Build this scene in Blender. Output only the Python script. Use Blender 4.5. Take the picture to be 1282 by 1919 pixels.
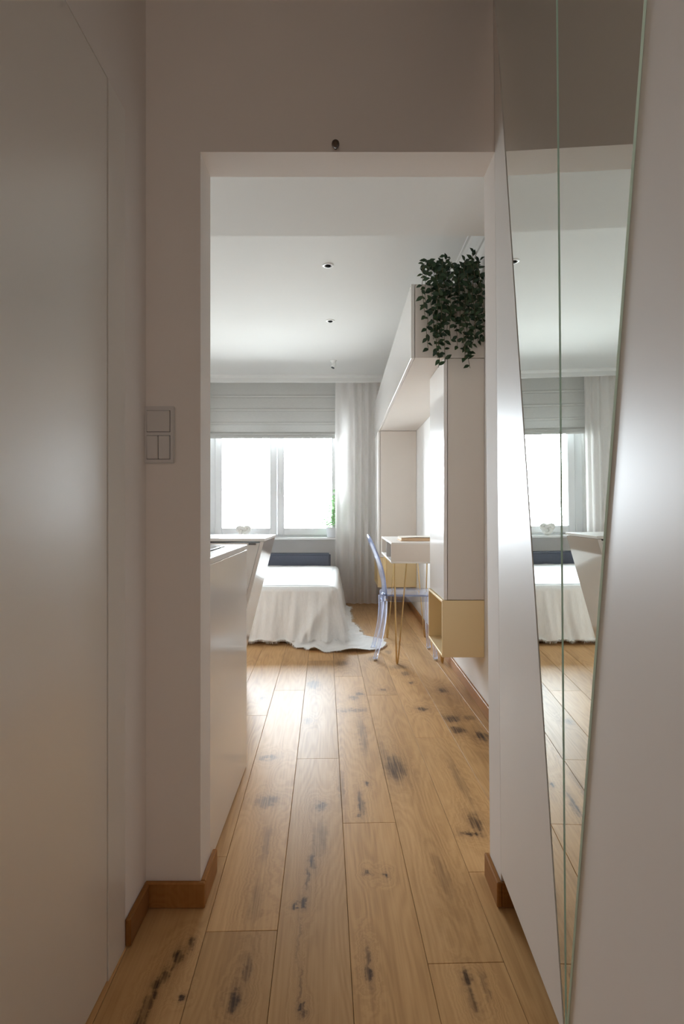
import bpy, bmesh, math, random
from mathutils import Vector, Matrix, noise
random.seed(7)
S = bpy.context.scene
C = S.collection
for o in list(bpy.data.objects): bpy.data.objects.remove(o)

# ------------------------------------------------------------------ camera
CAM_H = 1.06
cd = bpy.data.cameras.new('camera'); cam = bpy.data.objects.new('camera', cd); C.objects.link(cam)
cd.sensor_fit = 'HORIZONTAL'; cd.sensor_width = 36.0
cd.lens = 1100/1282*36.0
cd.shift_y = -2.5/1282; cd.clip_start = 0.02
cam.location = (0, 0, CAM_H); cam.rotation_euler = (math.pi/2, 0, 0)
S.camera = cam
# ------------------------------------------------------------------ daylight
SKY = 71.0
w = bpy.data.worlds.new('overcast_sky'); S.world = w; w.use_nodes = True
bg = w.node_tree.nodes['Background']
bg.inputs[1].default_value = SKY
wn, wl = w.node_tree.nodes, w.node_tree.links          # bright overcast above, paler street below the horizon
tcw = wn.new('ShaderNodeTexCoord'); sxw = wn.new('ShaderNodeSeparateXYZ'); rpw = wn.new('ShaderNodeValToRGB')
mrw = wn.new('ShaderNodeMapRange'); mrw.inputs['From Min'].default_value = -1; mrw.inputs['From Max'].default_value = 1
wl.new(tcw.outputs['Generated'], sxw.inputs[0]); wl.new(sxw.outputs['Z'], mrw.inputs['Value']); wl.new(mrw.outputs[0], rpw.inputs[0]); wl.new(rpw.outputs[0], bg.inputs[0])
rpw.color_ramp.elements[0].position = .46; rpw.color_ramp.elements[0].color = (.34, .36, .37, 1)
rpw.color_ramp.elements[1].position = .51; rpw.color_ramp.elements[1].color = (.86, .93, 1.01, 1)
pl = bpy.data.lights.new('window_portal', 'AREA'); pl.shape = 'RECTANGLE'; pl.size = 1.75; pl.size_y = 1.6
pl.cycles.is_portal = True
po = bpy.data.objects.new('window_portal', pl); C.objects.link(po)
po.location = (-0.764, 7.06, 1.49); po.rotation_euler = (-math.pi/2, 0, 0)
S.view_settings.view_transform = 'Standard'; S.view_settings.look = 'None'
S.view_settings.exposure = 0.0; S.view_settings.gamma = 1.0; S.view_settings.use_curve_mapping = False
S.cycles.max_bounces = 20; S.cycles.diffuse_bounces = 14; S.cycles.glossy_bounces = 8
S.cycles.transmission_bounces = 12; S.cycles.transparent_max_bounces = 24
S.cycles.caustics_reflective = False; S.cycles.caustics_refractive = False

# ------------------------------------------------------------------ materials
def nt(name):
    m = bpy.data.materials.new(name); m.use_nodes = True
    n = m.node_tree.nodes; l = m.node_tree.links
    return m, n, l, n['Principled BSDF']
def setp(b, color=None, rough=None, metal=None, spec=None, coat=None, coatr=None):
    if color is not None: b.inputs['Base Color'].default_value = (*color, 1)
    if rough is not None: b.inputs['Roughness'].default_value = rough
    if metal is not None: b.inputs['Metallic'].default_value = metal
    if spec is not None: b.inputs['Specular IOR Level'].default_value = spec
    if coat is not None: b.inputs['Coat Weight'].default_value = coat
    if coatr is not None: b.inputs['Coat Roughness'].default_value = coatr
def mat(name, color, rough=0.5, metal=0.0, spec=0.5, bump=0, bscale=200, var=0.0, vscale=3.0, **k):
    """plain paint or plastic: colour with faint mottling and fine relief"""
    m, n, l, b = nt(name); setp(b, color, rough, metal, spec, k.get('coat'), k.get('coatr'))
    tc = n.new('ShaderNodeTexCoord')
    if var:
        nz = n.new('ShaderNodeTexNoise'); nz.inputs['Scale'].default_value = vscale; nz.inputs['Detail'].default_value = 3
        l.new(tc.outputs['Object'], nz.inputs['Vector'])
        mr = n.new('ShaderNodeMapRange'); mr.inputs['To Min'].default_value = 1-var; mr.inputs['To Max'].default_value = 1+var
        l.new(nz.outputs['Fac'], mr.inputs['Value'])
        mx = n.new('ShaderNodeVectorMath'); mx.operation = 'SCALE'; mx.inputs[0].default_value = color
        l.new(mr.outputs[0], mx.inputs['Scale']); l.new(mx.outputs[0], b.inputs['Base Color'])
    if bump:
        nb = n.new('ShaderNodeTexNoise'); nb.inputs['Scale'].default_value = bscale; nb.inputs['Detail'].default_value = 4
        l.new(tc.outputs['Object'], nb.inputs['Vector'])
        bp = n.new('ShaderNodeBump'); bp.inputs['Strength'].default_value = bump; bp.inputs['Distance'].default_value = 0.002
        l.new(nb.outputs['Fac'], bp.inputs['Height']); l.new(bp.outputs[0], b.inputs['Normal'])
    return m
M = {}
M['wall'] = mat('warm_white_wall_paint', (.82, .775, .74), .75, spec=.3, bump=.12, bscale=90, var=.015)
M['roomwall'] = mat('white_room_wall_paint', (.86, .85, .84), .8, spec=.3, bump=.1, bscale=90, var=.01)
M['ceil'] = mat('white_ceiling_paint', (.68, .68, .665), .85, spec=.2, bump=.06, bscale=120, var=.01)
M['lacq'] = mat('satin_greige_lacquer', (.76, .73, .695), .36, spec=.5, bump=.02, bscale=30, var=.01)
M['doorlacq'] = mat('satin_door_lacquer', (.79, .765, .72), .45, spec=.5, bump=.02, bscale=30, var=.01, coat=1.0, coatr=.28)
M['doorlacq'].node_tree.nodes['Principled BSDF'].inputs['Coat IOR'].default_value = 2.5
M['wardlacq'] = mat('satin_wardrobe_lacquer', (.75, .72, .69), .42, spec=.4, bump=.015, bscale=30, var=.01)
M['matte'] = mat('matte_greige_board', (.70, .64, .585), .55, spec=.35, bump=.02, bscale=60, var=.01)
M['gloss'] = mat('gloss_white_lacquer', (.80, .775, .75), .17, spec=.6, var=.01)
M['kgloss'] = mat('gloss_greige_kitchen_panel', (.86, .84, .82), .15, spec=.55, var=.01)
M['pgloss'] = mat('high_gloss_end_panel', (.70, .65, .61), .05, spec=.8)
M['top'] = mat('white_worktop_laminate', (.82, .81, .79), .25, spec=.5, bump=.02, bscale=250)
M['gold'] = mat('satin_brass_paint', (.80, .63, .37), .45, metal=.3, spec=.5, bump=.03, bscale=150, var=.03)
M['brass'] = mat('brass_rod', (.66, .47, .22), .28, metal=.9)
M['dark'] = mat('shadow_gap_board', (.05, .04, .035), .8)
M['black'] = mat('black_glass', (.01, .01, .012), .08, spec=.6)
M['lens'] = mat('black_lamp_lens', (.008, .008, .008), .6, spec=.2)
M['lampw'] = mat('white_lamp_metal', (.80, .80, .79), .35)
M['plastic'] = mat('white_switch_plastic', (.66, .64, .63), .35, spec=.5)
M['pvc'] = mat('white_window_pvc', (.80, .81, .82), .3, spec=.5)
M['sill'] = mat('white_sill_stone', (.78, .78, .78), .3, var=.03, vscale=12)
M['knob'] = mat('dark_wooden_knob', (.09, .055, .035), .4, var=.1, vscale=40)
M['pot'] = mat('white_ceramic', (.80, .81, .84), .3)
M['greyfab'] = mat('dark_grey_upholstery', (.115, .125, .16), .9, spec=.2, bump=.5, bscale=700, var=.12, vscale=60)
M['white'] = mat('white_cotton_sheet', (.80, .785, .76), .9, spec=.1, bump=.2, bscale=300)
M['soil'] = mat('dark_soil', (.05, .035, .02), .95, bump=.6, bscale=120)
M['stem'] = mat('brown_green_stem', (.10, .085, .04), .7)
M['book'] = mat('cream_book_cover', (.78, .72, .62), .5)
M['page'] = mat('tan_book_pages', (.62, .44, .28), .8, bump=.3, bscale=400)
M['grad'] = mat('green_glass_edge', (.72, .97, .89), .25, spec=.6)
M['rubber'] = mat('grey_seal_rubber', (.12, .12, .125), .6)
M['ornament'] = mat('white_knotted_yarn', (.80, .78, .74), .95, bump=.5, bscale=250)

def m_mirror():
    m, n, l, b = nt('silvered_mirror'); setp(b, (.80, .845, .82), 0.0, 1.0); return m
M['mirror'] = m_mirror()

def m_fabric(name, color, transl, transp, bscale=500, wave=True, vert=None):
    """woven cloth letting light through: diffuse + translucent + open weave"""
    m, n, l, b = nt(name); out = n['Material Output']; n.remove(b)
    df = n.new('ShaderNodeBsdfDiffuse'); df.inputs[0].default_value = (*color, 1)
    tr = n.new('ShaderNodeBsdfTranslucent'); tr.inputs[0].default_value = (*color, 1)
    tp = n.new('ShaderNodeBsdfTransparent')
    m1 = n.new('ShaderNodeMixShader'); m1.inputs[0].default_value = transl
    m2 = n.new('ShaderNodeMixShader'); m2.inputs[0].default_value = transp
    l.new(df.outputs[0], m1.inputs[1]); l.new(tr.outputs[0], m1.inputs[2])
    l.new(m1.outputs[0], m2.inputs[1]); l.new(tp.outputs[0], m2.inputs[2]); l.new(m2.outputs[0], out.inputs[0])
    tc = n.new('ShaderNodeTexCoord'); mp = n.new('ShaderNodeMapping'); mp.inputs['Scale'].default_value = (1, 1, .15) if not vert else vert
    nz = n.new('ShaderNodeTexNoise'); nz.inputs['Scale'].default_value = bscale; nz.inputs['Detail'].default_value = 3
    l.new(tc.outputs['Object'], mp.inputs[0]); l.new(mp.outputs[0], nz.inputs['Vector'])
    bp = n.new('ShaderNodeBump'); bp.inputs['Strength'].default_value = .35; bp.inputs['Distance'].default_value = .002
    l.new(nz.outputs['Fac'], bp.inputs['Height']); l.new(bp.outputs[0], df.inputs['Normal'])
    mr = n.new('ShaderNodeMapRange'); mr.inputs['To Min'].default_value = .90; mr.inputs['To Max'].default_value = 1.06
    l.new(nz.outputs['Fac'], mr.inputs['Value'])
    vm = n.new('ShaderNodeVectorMath'); vm.operation = 'SCALE'; vm.inputs[0].default_value = color
    l.new(mr.outputs[0], vm.inputs['Scale']); l.new(vm.outputs[0], df.inputs[0])
    return m
M['sheer'] = m_fabric('sheer_linen_curtain', (.85, .82, .80), .42, .14, 220)
M['blind'] = m_fabric('grey_linen_blind', (.56, .56, .54), .01, 0.0, 260, vert=(.15, 1, 1))
M['blanket'] = m_fabric('white_cotton_gauze_blanket', (.86, .86, .85), .05, 0.0, 130)
M['fringe'] = m_fabric('white_frayed_thread', (.83, .81, .77), .2, 0.0, 200)

def m_pane():
    m, n, l, b = nt('window_glass'); out = n['Material Output']; n.remove(b)
    tp = n.new('ShaderNodeBsdfTransparent'); tp.inputs[0].default_value = (.97, .985, .98, 1)
    gl = n.new('ShaderNodeBsdfGlossy'); gl.inputs['Roughness'].default_value = 0.0
    fr = n.new('ShaderNodeFresnel'); fr.inputs[0].default_value = 1.5
    mx = n.new('ShaderNodeMixShader')
    l.new(fr.outputs[0], mx.inputs[0]); l.new(tp.outputs[0], mx.inputs[1]); l.new(gl.outputs[0], mx.inputs[2]); l.new(mx.outputs[0], out.inputs[0])
    return m
M['pane'] = m_pane()
def m_poly():
    m, n, l, b = nt('clear_polycarbonate'); out = n['Material Output']; n.remove(b)
    tp = n.new('ShaderNodeBsdfTransparent'); tp.inputs[0].default_value = (.90, .915, .965, 1)
    gl = n.new('ShaderNodeBsdfGlossy'); gl.inputs['Roughness'].default_value = 0.06; gl.inputs[0].default_value = (.93, .95, 1, 1)
    fr = n.new('ShaderNodeFresnel'); fr.inputs[0].default_value = 1.58
    mx = n.new('ShaderNodeMixShader')
    l.new(fr.outputs[0], mx.inputs[0]); l.new(tp.outputs[0], mx.inputs[1]); l.new(gl.outputs[0], mx.inputs[2])
    tl = n.new('ShaderNodeBsdfTranslucent'); tl.inputs[0].default_value = (.80, .83, .97, 1)
    m2 = n.new('ShaderNodeMixShader'); m2.inputs[0].default_value = .07
    l.new(mx.outputs[0], m2.inputs[1]); l.new(tl.outputs[0], m2.inputs[2]); l.new(m2.outputs[0], out.inputs[0])
    return m
M['poly'] = m_poly()
def m_leaf(name, c1, c2):
    m, n, l, b = nt(name); setp(b, c1, .42, spec=.45)
    oi = n.new('ShaderNodeObjectInfo'); mx = n.new('ShaderNodeMix'); mx.data_type = 'RGBA'
    mx.inputs[6].default_value = (*c1, 1); mx.inputs[7].default_value = (*c2, 1)
    l.new(oi.outputs['Random'], mx.inputs[0]); l.new(mx.outputs[2], b.inputs['Base Color'])
    tl = n.new('ShaderNodeBsdfTranslucent'); l.new(mx.outputs[2], tl.inputs[0])
    ms = n.new('ShaderNodeMixShader'); ms.inputs[0].default_value = .15
    l.new(b.outputs[0], ms.inputs[1]); l.new(tl.outputs[0], ms.inputs[2]); l.new(ms.outputs[0], n['Material Output'].inputs[0])
    return m
M['leaf'] = m_leaf('dark_green_leaf', (.008, .028, .012), (.034, .068, .024))
M['fern'] = m_leaf('fresh_green_leaf', (.24, .46, .22), (.38, .58, .32))

PLANK_ANG = math.atan(32/1100)          # boards are laid 1.67 degrees off the walls
# knots and cracks of the oak, in board coordinates (u across, v along): u, v, half-width, half-length, darkness
KNOTS = []
def to_uv(X, Y):
    c, s = math.cos(PLANK_ANG), math.sin(PLANK_ANG)
    return X*c + Y*s, -X*s + Y*c
for X, Y, ru, rv, dk in [
    (0.219, 2.429, 0.0559, 0.1513, 0.85), (0.210, 2.455, 0.0257, 0.0357, 0.95), (0.453, 2.000, 0.0314, 0.0710, 0.80), (0.424, 1.927, 0.0403, 0.0220, 0.95), (0.282, 1.327, 0.0153, 0.0347, 0.85),
    (0.284, 1.266, 0.0132, 0.0411, 0.60), (0.060, 1.350, 0.0099, 0.0467, 0.95), (0.061, 1.400, 0.0073, 0.0425, 0.60), (-0.232, 1.269, 0.0172, 0.0318, 0.85), (-0.220, 1.354, 0.0127, 0.0615, 0.50),
    (-0.349, 1.283, 0.0107, 0.0130, 0.90), (-0.371, 1.438, 0.0105, 0.0245, 0.75), (-0.388, 1.395, 0.0131, 0.0307, 0.95), (-0.403, 1.348, 0.0141, 0.0358, 1.00), (-0.413, 1.313, 0.0137, 0.0340, 0.90),
    (-0.417, 1.263, 0.0132, 0.0409, 0.75), (-0.421, 1.221, 0.0128, 0.0323, 0.70), (-0.089, 1.777, 0.0130, 0.0561, 0.80), (-0.098, 1.683, 0.0070, 0.0670, 0.70), (-0.106, 1.591, 0.0116, 0.0225, 0.90),
    (-0.123, 1.578, 0.0099, 0.0123, 0.95), (-0.108, 1.452, 0.0040, 0.1248, 0.30), (-0.096, 1.306, 0.0040, 0.0841, 0.30), (-0.085, 1.250, 0.0091, 0.0154, 0.80), (0.076, 1.712, 0.0107, 0.0173, 1.00),
    (0.126, 1.710, 0.0107, 0.0173, 1.00), (-0.276, 2.139, 0.0537, 0.0497, 0.60), (-0.319, 2.524, 0.0528, 0.0377, 0.55), (-0.075, 2.105, 0.0264, 0.0393, 0.80), (-0.071, 1.902, 0.0318, 0.1427, 0.35),
    (-0.176, 3.577, 0.0523, 0.1136, 0.70), (-0.173, 2.967, 0.0279, 0.0434, 0.50), (0.102, 3.390, 0.0283, 0.0453, 0.80), (0.067, 3.331, 0.0313, 0.0438, 0.70), (0.062, 3.118, 0.0978, 0.0383, 0.50),
    (0.098, 2.757, 0.0259, 0.2998, 0.40), (0.093, 2.282, 0.0119, 0.0257, 0.80), (0.068, 2.128, 0.0156, 0.1161, 0.70), (0.058, 2.046, 0.0107, 0.0165, 0.80), (-0.446, 3.312, 0.0208, 0.0433, 0.60),
    (0.594, 3.460, 0.0362, 0.0590, 0.80), (0.430, 3.134, 0.0393, 0.0388, 0.95), (0.559, 2.997, 0.0564, 0.0620, 0.90), (0.562, 2.837, 0.0475, 0.0556, 0.90), (0.658, 2.763, 0.0404, 0.0753, 0.95),
    (0.653, 3.005, 0.0440, 0.0445, 0.50), (0.244, 3.481, 0.0218, 0.0299, 0.90), (0.425, 3.621, 0.0189, 0.0259, 0.90), (0.414, 3.823, 0.0360, 0.0577, 0.60), (0.391, 3.980, 0.0666, 0.0781, 0.55),
    (0.225, 4.194, 0.0614, 0.0868, 0.50), (-0.004, 4.077, 0.0597, 0.0820, 0.45), (0.348, 4.400, 0.0276, 0.0764, 0.50), (0.462, 2.318, 0.0242, 0.2650, 0.35), (0.181, 2.518, 0.0263, 0.2502, 0.30),
    (0.293, 1.707, 0.0250, 0.1437, 0.25), (-0.240, 1.872, 0.0196, 0.1382, 0.25), (-0.233, 1.591, 0.0266, 0.1248, 0.25), (-0.002, 2.229, 0.0140, 0.1961, 0.30), (0.317, 1.320, 0.0110, 0.0688, 0.35)]:
    u, v = to_uv(X, Y); KNOTS.append((u, v, ru, rv, dk))
def m_oak(name, knots, tint=(1, 1, 1)):
    m, n, l, b = nt(name); setp(b, (.4, .25, .12), .38, spec=.12)
    def math_(op, a=None, c=None, x=None, y=None, clamp=False):
        q = n.new('ShaderNodeMath'); q.operation = op; q.use_clamp = clamp
        for i, (lk, val) in enumerate(((a, x), (c, y))):
            if lk is not None: l.new(lk, q.inputs[i])
            elif val is not None: q.inputs[i].default_value = val
        return q.outputs[0]
    geo = n.new('ShaderNodeNewGeometry'); mp = n.new('ShaderNodeMapping'); mp.vector_type = 'POINT'
    mp.inputs['Rotation'].default_value = (0, 0, -PLANK_ANG)
    l.new(geo.outputs['Position'], mp.inputs[0])
    oi = n.new('ShaderNodeObjectInfo')
    uvw = mp.outputs[0]
    # knot field
    field = None; dark = None; halo = None
    warp = n.new('ShaderNodeTexNoise'); warp.inputs['Scale'].default_value = 26; warp.inputs['Detail'].default_value = 5; warp.inputs['Roughness'].default_value = .62
    l.new(uvw, warp.inputs['Vector'])
    wv = n.new('ShaderNodeVectorMath'); wv.operation = 'MULTIPLY_ADD'
    wv.inputs[1].default_value = (.040, .11, 0)
    l.new(warp.outputs['Color'], wv.inputs[0]); 
    off = n.new('ShaderNodeVectorMath'); off.operation = 'SUBTRACT'; l.new(uvw, off.inputs[0]); off.inputs[1].default_value = (.020, .055, 0)
    l.new(off.outputs[0], wv.inputs[2])
    for (u, v, ru, rv, dk) in knots:
        sb = n.new('ShaderNodeVectorMath'); sb.operation = 'SUBTRACT'; l.new(wv.outputs[0], sb.inputs[0]); sb.inputs[1].default_value = (u, v, 0)
        ml = n.new('ShaderNodeVectorMath'); ml.operation = 'MULTIPLY'; l.new(sb.outputs[0], ml.inputs[0]); ml.inputs[1].default_value = (1/ru, 1/rv, 0)
        dt = n.new('ShaderNodeVectorMath'); dt.operation = 'DOT_PRODUCT'; l.new(ml.outputs[0], dt.inputs[0]); l.new(ml.outputs[0], dt.inputs[1])
        sm_ = n.new('ShaderNodeMapRange'); sm_.interpolation_type = 'SMOOTHSTEP'; l.new(dt.outputs['Value'], sm_.inputs['Value']); sm_.inputs['From Min'].default_value = .95; sm_.inputs['From Max'].default_value = .0; g = sm_.outputs[0]
        eh = math_('EXPONENT', math_('MULTIPLY', dt.outputs['Value'], None, None, -.6)); eh = math_('MULTIPLY', eh, None, None, dk)
        halo = eh if halo is None else math_('MAXIMUM', halo, eh)
        gd = math_('MULTIPLY', g, None, None, dk)
        e2 = math_('MULTIPLY', dt.outputs['Value'], None, None, -.22); g2 = math_('EXPONENT', e2)
        field = g2 if field is None else math_('ADD', field, g2)
        dark = gd if dark is None else math_('MAXIMUM', dark, gd)
    # broad grain that bends round the knots, different on each board
    sc = n.new('ShaderNodeVectorMath'); sc.operation = 'MULTIPLY'; sc.inputs[1].default_value = (1, .10, 1); l.new(uvw, sc.inputs[0])
    r3 = math_('MULTIPLY', oi.outputs['Random'], None, None, 37.0)
    cb = n.new('ShaderNodeCombineXYZ'); l.new(r3, cb.inputs[2]); l.new(math_('MULTIPLY', oi.outputs['Random'], None, None, 11.0), cb.inputs[1])
    ad = n.new('ShaderNodeVectorMath'); ad.operation = 'ADD'; l.new(sc.outputs[0], ad.inputs[0]); l.new(cb.outputs[0], ad.inputs[1])
    big = n.new('ShaderNodeTexNoise'); big.inputs['Scale'].default_value = 7.5; big.inputs['Detail'].default_value = 2.0; l.new(ad.outputs[0], big.inputs['Vector'])
    tot = big.outputs['Fac']
    if field is not None: tot = math_('ADD', tot, math_('MULTIPLY', field, None, None, .22))
    rings = math_('SINE', math_('MULTIPLY', tot, None, None, 95.0))
    rings = math_('MULTIPLY', rings, None, None, .5); rings = math_('ADD', rings, None, None, .5)
    # fine fibre
    sf = n.new('ShaderNodeVectorMath'); sf.operation = 'MULTIPLY'; sf.inputs[1].default_value = (160, 5, 1); l.new(uvw, sf.inputs[0])
    fib = n.new('ShaderNodeTexNoise'); fib.inputs['Scale'].default_value = 1.0; fib.inputs['Detail'].default_value = 4; l.new(sf.outputs[0], fib.inputs['Vector'])
    sm = n.new('ShaderNodeVectorMath'); sm.operation = 'MULTIPLY'; sm.inputs[1].default_value = (9, 1.3, 1); l.new(ad.outputs[0], sm.inputs[0])
    st = n.new('ShaderNodeTexNoise'); st.inputs['Scale'].default_value = 1.0; st.inputs['Detail'].default_value = 3; l.new(sm.outputs[0], st.inputs['Vector'])
    val = math_('MULTIPLY', rings, None, None, .17)
    val = math_('ADD', val, math_('MULTIPLY', fib.outputs['Fac'], None, None, .55))
    val = math_('ADD', val, math_('MULTIPLY', st.outputs['Fac'], None, None, .85))
    val = math_('SUBTRACT', val, None, None, .30)
    rp = n.new('ShaderNodeValToRGB'); l.new(val, rp.inputs[0])
    cr = rp.color_ramp; t = tint
    cr.elements[0].position = .12; cr.elements[0].color = (.66*t[0], .405*t[1], .190*t[2], 1)
    cr.elements[1].position = .92; cr.elements[1].color = (.36*t[0], .190*t[1], .072*t[2], 1)
    e = cr.elements.new(.5); e.color = (.55*t[0], .322*t[1], .137*t[2], 1)
    # board to board tone
    mr = n.new('ShaderNodeMapRange'); mr.inputs['To Min'].default_value = .86; mr.inputs['To Max'].default_value = 1.10; l.new(oi.outputs['Random'], mr.inputs['Value'])
    vs = n.new('ShaderNodeVectorMath'); vs.operation = 'SCALE'; l.new(rp.outputs[0], vs.inputs[0]); l.new(mr.outputs[0], vs.inputs['Scale'])
    col = vs.outputs[0]
    if dark is not None:
        fbk = n.new('ShaderNodeMapRange'); fbk.interpolation_type = 'SMOOTHSTEP'; l.new(fib.outputs['Fac'], fbk.inputs['Value'])
        fbk.inputs['From Min'].default_value = .34; fbk.inputs['From Max'].default_value = .66; fbk.inputs['To Min'].default_value = .45; fbk.inputs['To Max'].default_value = 1.0
        h0 = n.new('ShaderNodeMix'); h0.data_type = 'RGBA'; l.new(col, h0.inputs[6]); h0.inputs[7].default_value = (.16, .082, .040, 1)
        l.new(math_('MULTIPLY', math_('MULTIPLY', halo, fbk.outputs[0], clamp=True), None, None, .72), h0.inputs[0])
        h = n.new('ShaderNodeMix'); h.data_type = 'RGBA'; l.new(h0.outputs[2], h.inputs[6]); h.inputs[7].default_value = (.028, .014, .009, 1)
        l.new(math_('MULTIPLY', dark, fbk.outputs[0], clamp=True), h.inputs[0]); col = h.outputs[2]
    l.new(col, b.inputs['Base Color'])
    rr = n.new('ShaderNodeMapRange'); rr.inputs['To Min'].default_value = .34; rr.inputs['To Max'].default_value = .48; l.new(fib.outputs['Fac'], rr.inputs['Value']); l.new(rr.outputs[0], b.inputs['Roughness'])
    bp = n.new('ShaderNodeBump'); bp.inputs['Strength'].default_value = .12; bp.inputs['Distance'].default_value = .001
    l.new(fib.outputs['Fac'], bp.inputs['Height']); l.new(bp.outputs[0], b.inputs['Normal'])
    b.inputs['Specular IOR Level'].default_value = 0.0
    gl = n.new('ShaderNodeBsdfGlossy'); l.new(rr.outputs[0], gl.inputs['Roughness']); l.new(bp.outputs[0], gl.inputs['Normal'])
    fr = n.new('ShaderNodeFresnel'); fr.inputs[0].default_value = 1.4
    ms = n.new('ShaderNodeMixShader'); l.new(math_('MULTIPLY', fr.outputs[0], None, None, .50), ms.inputs[0])
    l.new(b.outputs[0], ms.inputs[1]); l.new(gl.outputs[0], ms.inputs[2]); l.new(ms.outputs[0], n['Material Output'].inputs[0])
    return m
M['oak'] = m_oak('oak_board', [])
M['oakbase'] = m_oak('plain_oak_skirting', [], (.62, .47, .32))

# ------------------------------------------------------------------ mesh helpers
class MB:
    """collects shapes for ONE mesh object"""
    def __init__(s): s.bm = bmesh.new()
    def box(s, x0, x1, y0, y1, z0, z1, bev=0.0, seg=1):
        r = bmesh.ops.create_cube(s.bm, size=1.0)
        vs = r['verts']
        for v in vs: v.co = Vector((x0+(v.co.x+.5)*(x1-x0), y0+(v.co.y+.5)*(y1-y0), z0+(v.co.z+.5)*(z1-z0)))
        if bev:
            es = list({e for v in vs for e in v.link_edges})
            bmesh.ops.bevel(s.bm, geom=es, offset=bev, segments=seg, affect='EDGES', clamp_overlap=True)
        return s
    def hexa(s, p, bev=0.0):
        """p: 4 lower then 4 upper corners"""
        vs = [s.bm.verts.new(q) for q in p]; fs = []
        for f in ((3, 2, 1, 0), (4, 5, 6, 7), (0, 1, 5, 4), (1, 2, 6, 5), (2, 3, 7, 6), (3, 0, 4, 7)): fs.append(s.bm.faces.new([vs[i] for i in f]))
        if bev:
            es = list({e for f in fs for e in f.edges}); bmesh.ops.bevel(s.bm, geom=es, offset=bev, segments=1, affect='EDGES', clamp_overlap=True)
        return s
    def prism(s, poly, fn, d0, d1):
        """poly of 2D points, fn(a, b, d) -> world, extruded d0..d1"""
        A = [s.bm.verts.new(fn(a, b, d0)) for a, b in poly]; B = [s.bm.verts.new(fn(a, b, d1)) for a, b in poly]
        s.bm.faces.new(A); s.bm.faces.new(B[::-1]); n = len(poly)
        for i in range(n): s.bm.faces.new([A[i], B[i], B[(i+1) % n], A[(i+1) % n]])
        return s
    def tube(s, pts, r, seg=8, caps=True):
        pts = [Vector(p) for p in pts]; rings = []
        rad = r if isinstance(r, (list, tuple)) else [r]*len(pts)
        up = Vector((0, 0, 1)); prev = None
        for i, p in enumerate(pts):
            t = (pts[min(i+1, len(pts)-1)]-pts[max(i-1, 0)]).normalized()
            if prev is None:
                a = t.cross(up)
                if a.length < 1e-3: a = t.cross(Vector((1, 0, 0)))
            else: a = prev - t*prev.dot(t)
            a.normalize(); prev = a; b = t.cross(a)
            rings.append([s.bm.verts.new(p+(a*math.cos(2*math.pi*k/seg)+b*math.sin(2*math.pi*k/seg))*rad[i]) for k in range(seg)])
        for i in range(len(rings)-1):
            for k in range(seg): s.bm.faces.new([rings[i][k], rings[i][(k+1) % seg], rings[i+1][(k+1) % seg], rings[i+1][k]])
        if caps: s.bm.faces.new(rings[0][::-1]); s.bm.faces.new(rings[-1])
        return s
    def lathe(s, prof, origin=(0, 0, 0), seg=24, mtx=None):
        """prof list of (r, z)"""
        mtx = mtx or Matrix.Identity(3); o = Vector(origin); rings = []
        for r, z in prof:
            if r < 1e-6: rings.append([s.bm.verts.new(o+mtx@Vector((0, 0, z)))])
            else: rings.append([s.bm.verts.new(o+mtx@Vector((r*math.cos(2*math.pi*k/seg), r*math.sin(2*math.pi*k/seg), z))) for k in range(seg)])
        for a, b in zip(rings, rings[1:]):
            for k in range(seg):
                q = [a[k % len(a)], a[(k+1) % len(a)], b[(k+1) % len(b)], b[k % len(b)]]
                u = []
                for v in q:
                    if v not in u: u.append(v)
                if len(u) > 2: s.bm.faces.new(u)
        return s
    def grid(s, f, nu, nv):
        V = [[s.bm.verts.new(f(i/nu, j/nv)) for j in range(nv+1)] for i in range(nu+1)]
        for i in range(nu):
            for j in range(nv): s.bm.faces.new([V[i][j], V[i+1][j], V[i+1][j+1], V[i][j+1]])
        return s
    def mesh(s, name, smooth=False, mats=(), fix=True):
        if fix: bmesh.ops.recalc_face_normals(s.bm, faces=s.bm.faces)
        me = bpy.data.meshes.new(name); s.bm.to_mesh(me); s.bm.free()
        for m in mats: me.materials.append(m)
        if smooth:
            for p in me.polygons: p.use_smooth = True
        return me
    def build(s, name, m, parent=None, smooth=False, loc=None):
        me = s.mesh(name, smooth, [M[m] if isinstance(m, str) else m])
        o = bpy.data.objects.new(name, me); C.objects.link(o)
        if parent: o.parent = parent
        if loc: o.location = loc
        return o
def tag(o, label, cat=None, group=None, kind=None):
    if label: o['label'] = label
    if cat: o['category'] = cat
    if group: o['group'] = group
    if kind: o['kind'] = kind
    return o
def thing(name, label, cat, loc=(0, 0, 0), group=None, kind=None):
    o = bpy.data.objects.new(name, None); C.objects.link(o); o.location = loc; o.empty_display_size = .05
    return tag(o, label, cat, group, kind)
def smooth_angle(o, ang=40):
    me = o.data
    for p in me.polygons: p.use_smooth = True
    me.set_sharp_from_angle(angle=math.radians(ang))
    return o
def B(x0, x1, y0, y1, z0, z1, bev=0.0, seg=1): return MB().box(x0, x1, y0, y1, z0, z1, bev, seg)

# ================================================================== the setting
FY0, FY1 = 1.576, 1.694            # wall with the doorway
CEIL = 2.55; WIN_Y = 6.85; RWALL = 0.75; LWALL = -2.25; HLEFT = -.527
LEAN = 0.0088; TURN = 0.034
def W(u, z, d=0.0):                # the wardrobe front: a plane slightly turned and out of plumb
    return Vector((.4277 - LEAN*z - TURN*(1.576-u) + d, u, z))

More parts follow.
